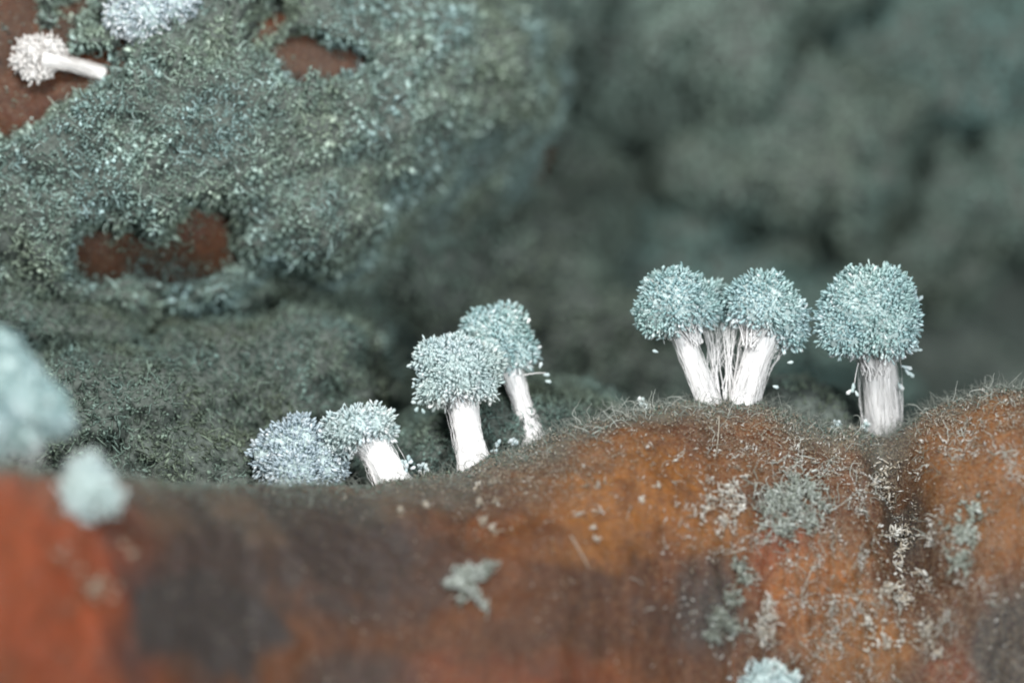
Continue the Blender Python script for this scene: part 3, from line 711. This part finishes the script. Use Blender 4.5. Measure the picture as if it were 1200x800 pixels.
# little white spore bits on the crest between the stalks
for i, (cx, cy, y, k, where) in enumerate(((477, 546, -.4, 5, 'beside the short slanting stalk, tip up'), (497, 549, -.4, 3, 'between the short slanting stalk and thick straight stalk'),
        (582, 524, .0, 3, 'close beside the thick straight stalk foot'), (600, 520, .0, 2, 'on the mound between the thick and slim stalks'), (755, 474, .2, 4, 'on the crest beside the forked pair'),
        (982, 500, .3, 4, 'on the crest just before the round head stalk'), (1012, 505, .3, 6, 'at the foot of the round head stalk'))):
    rr = thing('spore_bit', None, 'tiny white spore bit ' + where, 'spore', 'white spore bits on the crest')
    b0 = P(cx, cy, y)
    tgt = (400 - np.interp(cx, crest[:, 0], crest[:, 1])) * .01
    k = k + 5; ps = b0 + rngx.normal(0, .03, (k, 3)); ds = rngx.normal(0, .5, (k, 3)) + [0, 0, .5]
    threads('stem', bez([np.array([b0[0] + rngx.uniform(-.03, .03), y, tgt - .12]), b0 - [0, 0, .05], b0], 6)[None], .008, M_STALK, rr)
    grains('spores', ps, ds, np.full(k, .085), np.full(k, .026), M_HEADW, rngx, rr, 5, True)

# ================================================================== growth on the front skin
def patch(name, label, strokes, N, mat, seed, glen=.09, grad=.022, group='mould patches on the front skin', lift=.0, spread=1.0, tone=None, cat='mould', kind=None):
    """strokes: (px,py,rx,ry) blobs in which the flakes stand on the skin"""
    rng = np.random.default_rng(seed); pos, nrm = [], []
    area = np.array([s[2] * s[3] for s in strokes], float)
    cnt = np.maximum(3 if N < 100 else 14, (N * area / area.sum()).astype(int))
    for (cx, cy, rx, ry), k in zip(strokes, cnt):
        for _ in range(k):
            a = rng.uniform(0, 6.283); q = min(1.35, abs(rng.normal(0, .55)))
            h, n = on_skin(cx + rx * q * math.cos(a) * spread, cy + ry * q * math.sin(a) * spread)
            if h is not None: pos.append(h); nrm.append(n)
    pos = np.array(pos); nrm = np.array(nrm); K = len(pos)
    d = unit(nrm * .55 + rng.normal(0, .75, (K, 3)))
    pos = pos + nrm * (rng.random(K) * lift)[:, None]
    t = np.clip((.5 if tone is None else tone) + .25 * rng.normal(0, 1, K), 0, 1)
    o = grains(name, pos, d, glen * rng.uniform(.5, 1.5, K), grad * rng.uniform(.6, 1.4, K), mat, rng, None, 5, False, t, .4)
    return tag(o, label, cat, group, kind)
green_patch = patch('mould_patch', 'grey green feathery mould patch on orange skin below the fruit crest', [(925, 590, 34, 30), (905, 582, 20, 12), (945, 575, 22, 16), (915, 620, 22, 16), (950, 610, 18, 14), (930, 565, 12, 10), (900, 600, 14, 8), (965, 595, 12, 8)], 1100, M_PATCH, 301, lift=.08, glen=.075, grad=.012)
gp = []
for _ in range(150):
    h, n_ = on_skin(925 + rngx.normal(0, 26), 592 + rngx.normal(0, 22))
    q = [h]; st = unit(np.cross(n_, rngx.normal(0, 1, 3)) + n_ * .3)
    for i in range(7): st = unit(st + rngx.normal(0, .3, 3) - n_ * .07); q.append(q[-1] + st * .04)
    gp.append(q)
tag(threads('hyphae', np.array(gp), .006, M_WISP, green_patch, 3, rngx), kind='stuff')
patch('mould_patch', 'white curved mould patch, ring shaped, on orange skin beside the green patch', [(824, 604, 5, 14), (830, 585, 6, 10), (842, 575, 8, 8), (855, 580, 12, 14), (866, 595, 8, 14), (848, 612, 14, 8), (860, 568, 8, 6), (875, 560, 6, 5)], 170, M_FLECK, 302, tone=.7, kind='stuff', lift=.04, grad=.0115, glen=.08)
patch('mould_patch', 'silvery spore flakes sliding down into the dark cleft', [(1040, 548, 20, 12), (1030, 562, 16, 10), (1042, 575, 10, 14), (1048, 594, 7, 10), (1020, 568, 10, 8), (1058, 540, 10, 6)], 60, M_FLECK, 303, tone=.5, kind='stuff', lift=.05, glen=.08, grad=.013)
patch('mould_patch', 'whitish mould flakes in the lower part of the cleft', [(1045, 625, 16, 9), (1062, 628, 9, 12), (1055, 645, 8, 12), (1048, 660, 9, 8)], 90, M_FLECK, 304, tone=.6, kind='stuff', lift=.05, grad=.013)
patch('mould_patch', 'cream dotted mould trail below the cleft', [(1080, 672, 12, 8), (1040, 690, 26, 14), (1060, 705, 22, 12), (1085, 740, 16, 22), (1040, 752, 28, 12), (1020, 728, 22, 14), (1100, 765, 12, 12)], 320, M_FLECK, 305, tone=.6, kind='stuff', lift=.03, glen=.07, grad=.015)
patch('mould_patch', 'olive mould trail beside the dark bruise below the white ring', [(872, 680, 10, 12), (858, 700, 12, 12), (842, 722, 14, 14), (866, 660, 8, 10), (836, 745, 12, 10), (855, 735, 14, 10)], 420, M_PATCH, 306, tone=.3, lift=.04, grad=.012)
patch('mould_patch', 'pinkish white fuzzy tuft standing above the mint tuft', [(898, 725, 7, 16), (896, 742, 9, 16), (900, 708, 4, 10)], 260, M_FLECK, 307, tone=.65, lift=.10, grad=.011)
patch('mould_patch', 'faint grey green mould haze on skin right of the cleft', [(1130, 625, 22, 24), (1125, 655, 20, 16), (1140, 600, 14, 16)], 260, M_PATCH, 308, tone=.3, kind='stuff', lift=.03, glen=.06)
patch('mould_patch', 'grey green tuft with two pale legs, alone on the brown skin', [(548, 676, 20, 11), (568, 670, 10, 6), (536, 684, 12, 8), (575, 664, 6, 4), (543, 694, 3, 10), (541, 706, 2, 8), (556, 694, 3, 8), (562, 704, 2, 8), (569, 714, 2, 7), (525, 686, 6, 5)], 700, M_PATCH, 309, tone=.55, lift=.10, glen=.075, grad=.014)
for i, q in enumerate([(560, 570, 7, 4), (578, 566, 8, 4), (563, 590, 5, 5), (580, 588, 7, 4), (567, 612, 6, 8), (577, 620, 5, 8), (498, 592, 7, 5), (470, 600, 5, 6)]):
    patch('mould_fleck', 'small grey fleck on the dark skin under the thick straight stalk', [q], 18, M_FLECK, 320 + i, tone=.35, lift=.02, glen=.06, spread=.7, grad=.012, group='grey flecks under the thick stalk')
for i, q in enumerate([(703, 599, 7, 4), (702, 570, 2, 2), (678, 602, 5, 5), (693, 618, 3, 3), (749, 584, 3, 6), (770, 570, 4, 4), (698, 632, 5, 4)]):
    patch('mould_fleck', 'loose pale fleck on the ochre skin below the fruit crest', [q], 9, M_FLECK, 340 + i, tone=.7, lift=.01, glen=.06, spread=.6, grad=.011, group='pale flecks on the ochre skin')
patch('mould_patch', 'blurred grey flecks on red skin under the small blurred tuft', [(65, 650, 12, 10), (150, 640, 10, 20), (80, 660, 10, 8), (110, 690, 40, 16)], 45, M_FLECK, 312, tone=.15, kind='stuff', lift=.02)

# a single stiff thread lying on the skin
def lying_thread(pts, label):
    q = [on_skin(*p) for p in pts]; c = bez([h + n * .03 for h, n in q], 14)
    tag(threads('hypha', c[None], .008, M_FLECK, None, 4), label, 'thread', 'single threads lying on the skin')
lying_thread([(668, 628), (678, 645), (691, 668)], 'single pale stiff thread lying on the brown skin')
lying_thread([(843, 490), (842, 515), (836, 540)], 'pale thread hanging down the crest below the forked pair')

# scattered dust of flecks
rng = np.random.default_rng(400)
def dust_w(x, y, c):
    cy = np.interp(x, crest[:, 0], crest[:, 1]); d = y - cy
    n = np.clip(.45 + fbm(c, 2.2, 401, 3), 0, 1.5)
    front = (d > -8)
    wgt = np.clip((x - 760) / 120, 0.10, 1) * n ** 2 + .7 * np.exp(-np.clip(d, 0, None) / 26) * np.clip((x - 420) / 150, .15, 1)
    wgt += 1.0 * np.exp(-((x - 650) / 70) ** 2 - ((y - 560) / 30) ** 2)
    wgt = wgt * (1 - .85 * np.exp(-((x - 1052) / 26) ** 2))
    return wgt * front * (y < 830) * (x > -30) * (x < 1230)
p, n = sample(skin, 20000, rng, dust_w); n = np.where(n[:, 1:2] > .3, -n, n)
o = grains('skin_dust', p, unit(n * .3 + rng.normal(0, .7, p.shape)), .042 * rng.uniform(.4, 1.9, len(p)), .0075 * rng.uniform(.5, 1.7, len(p)), M_FLECK, rng, None, 3, 'lean', np.clip(.35 + .25 * rng.normal(0, 1, len(p)), 0, 1), 0.0)
tag(o, 'fine pale spore dust strewn over the front skin', 'dust', kind='stuff')

def fleck_w(x, y, c):
    reg = np.maximum.reduce([np.exp(-(((x - a) / r) ** 2 + ((y - b_) / q) ** 2)) for a, b_, r, q in ((940, 600, 120, 70), (1000, 640, 60, 90), (1050, 720, 100, 70), (890, 690, 70, 80), (1140, 610, 70, 110), (900, 540, 110, 30))])
    return reg * np.clip(.12 + fbm(c, 4.0, 431, 4), 0, 1) ** 1.5 * (1 - .85 * np.exp(-((x - 1058 - (y - 560) * .1) / 22) ** 2))
p, n = sample(skin, 7000, rng, fleck_w); n = np.where(n[:, 1:2] > .3, -n, n)
o = grains('silver_flecks', p, unit(n * .35 + rng.normal(0, .7, p.shape)), .07 * rng.uniform(.3, 1.6, len(p)), .0078 * rng.uniform(.4, 1.8, len(p)), M_FLECK, rng, None, 3, 'lean', np.clip(.8 + .3 * rng.normal(0, 1, len(p)), 0, 1), 0.0)
tag(o, 'silvery spore flecks clustered on the skin around the cleft', 'spore', kind='stuff')

p, n = sample(skin, 900, rng, fleck_w); n = np.where(n[:, 1:2] > .3, -n, n); st = unit(np.cross(n, rng.normal(0, 1, p.shape)) + n * .25); path = [p]
for i in range(6):
    st = unit(st + rng.normal(0, .3, p.shape) - n * .08); path.append(path[-1] + st * (.035 * rng.uniform(.5, 1.5, len(p)))[:, None])
tag(threads('skin_threads', np.stack(path, 1), .0045 * rng.uniform(.6, 1.4, len(p)), M_WISP, None, 3, rng), 'fine pale threads straying over the skin around the cleft', 'thread', kind='stuff')
# downy hyphae on the crest
def fuzz_w(x, y, c):
    cy = np.interp(x, crest[:, 0], crest[:, 1]); d = y - cy
    return np.exp(-(d / np.where(x < 620, 20, 13)) ** 2) * np.clip(.35 + (x - 560) / 200, .9, 1.3) * (.35 + np.clip(.5 + fbm(c, 1.5, 410, 2), 0, 1)) + .22 * (x > 1060) * (d > 0) * np.exp(-d / 70)
p, n = sample(skin, 7500, rng, fuzz_w)
n = np.where((n[:, 2:3] < 0), -n, n)
K = 6; N = len(p)
step = unit(n * .2 + rng.normal(0, .8, p.shape)); path = [p - n * .01]
for i in range(K - 1):
    step = unit(step + rng.normal(0, .5, p.shape) + n * .06 * (1 if i < 2 else -1.6))
    path.append(path[-1] + step * (.045 * rng.uniform(.6, 1.4, N))[:, None])
path = np.stack(path, 1)
o = threads('mould_down', path, .0038 * rng.uniform(.6, 1.4, N), M_FUZZ, None, 3, rng)
tag(o, 'grey downy hyphae matted along the crest of the fruit', 'down', kind='stuff')
p, n = sample(skin, 750, rng, lambda x, y, c: np.exp(-((y - np.interp(x, crest[:, 0], crest[:, 1]) - 2) / 16) ** 2) * ((x > 620) & (x < 1010) | (x > 1040)) * (.25 + np.clip(.3 + fbm(c, 2.0, 418, 2), 0, 1)))
n = np.where((n[:, 2:3] < 0), -n, n); N = len(p)
st = unit(n * .5 + rng.normal(0, .8, p.shape)); path = [p - n * .02]
for i in range(8):
    st = unit(st + rng.normal(0, .35, p.shape) + n * (.12 if i < 2 else -.22))
    path.append(path[-1] + st * (.043 * rng.uniform(.5, 1.4, N))[:, None])
tag(threads('matted_wisps', np.stack(path, 1), .0042 * rng.uniform(.7, 1.5, N), M_WISP, None, 3, rng), 'pale matted wisps looping over the crest around the stalk feet', 'down', kind='stuff')
# short feathery growth along the crest
p, n = sample(skin, 7000, rng, lambda x, y, c: np.exp(-((y - np.interp(x, crest[:, 0], crest[:, 1]) + 3) / 10) ** 2) * (.3 + np.clip(.4 + fbm(c, 2.5, 415, 3), 0, 1)))
n = np.where((n[:, 2:3] < 0), -n, n)
o = grains('crest_growth', p, unit(n * .3 + rng.normal(0, .7, p.shape)), .045 * rng.uniform(.5, 1.4, len(p)), .010 * rng.uniform(.6, 1.5, len(p)), M_MOUND, rng, None, 3, 'lean', np.clip(.6 + .3 * rng.normal(0, 1, len(p)), 0, 1), 0.0)
tag(o, 'short grey mould growth along the crest of the fruit', 'mould', kind='stuff')

p, n = sample(rear, 2300, rng, lambda x, y, c: ((x > -20) & (x < 430) & (y < 340)) * np.clip(.35 + fbm(c, 2.5, 420, 3), .02, 1) * (.03 + np.where((x < 110) & (y < 130), .12, 0) + sum(np.exp(-(((x - a) / r) ** 2 + ((y - b_) / q) ** 2)) for a, b_, r, q in ((190, 290, 95, 40), (365, 60, 75, 45)))))
n = np.where(n[:, 1:2] > 0, -n, n)
o = grains('rear_skin_dust', p, unit(n * .4 + rng.normal(0, .7, p.shape)), .05 * rng.uniform(.4, 1.8, len(p)), .011 * rng.uniform(.5, 1.7, len(p)), M_CARPET, rng, None, 3, 'lean', np.clip(.35 + .25 * rng.normal(0, 1, len(p)), 0, 1), 0.0)
tag(o, 'pale spore dust strewn over the bald patches of rear skin', 'dust', kind='stuff')
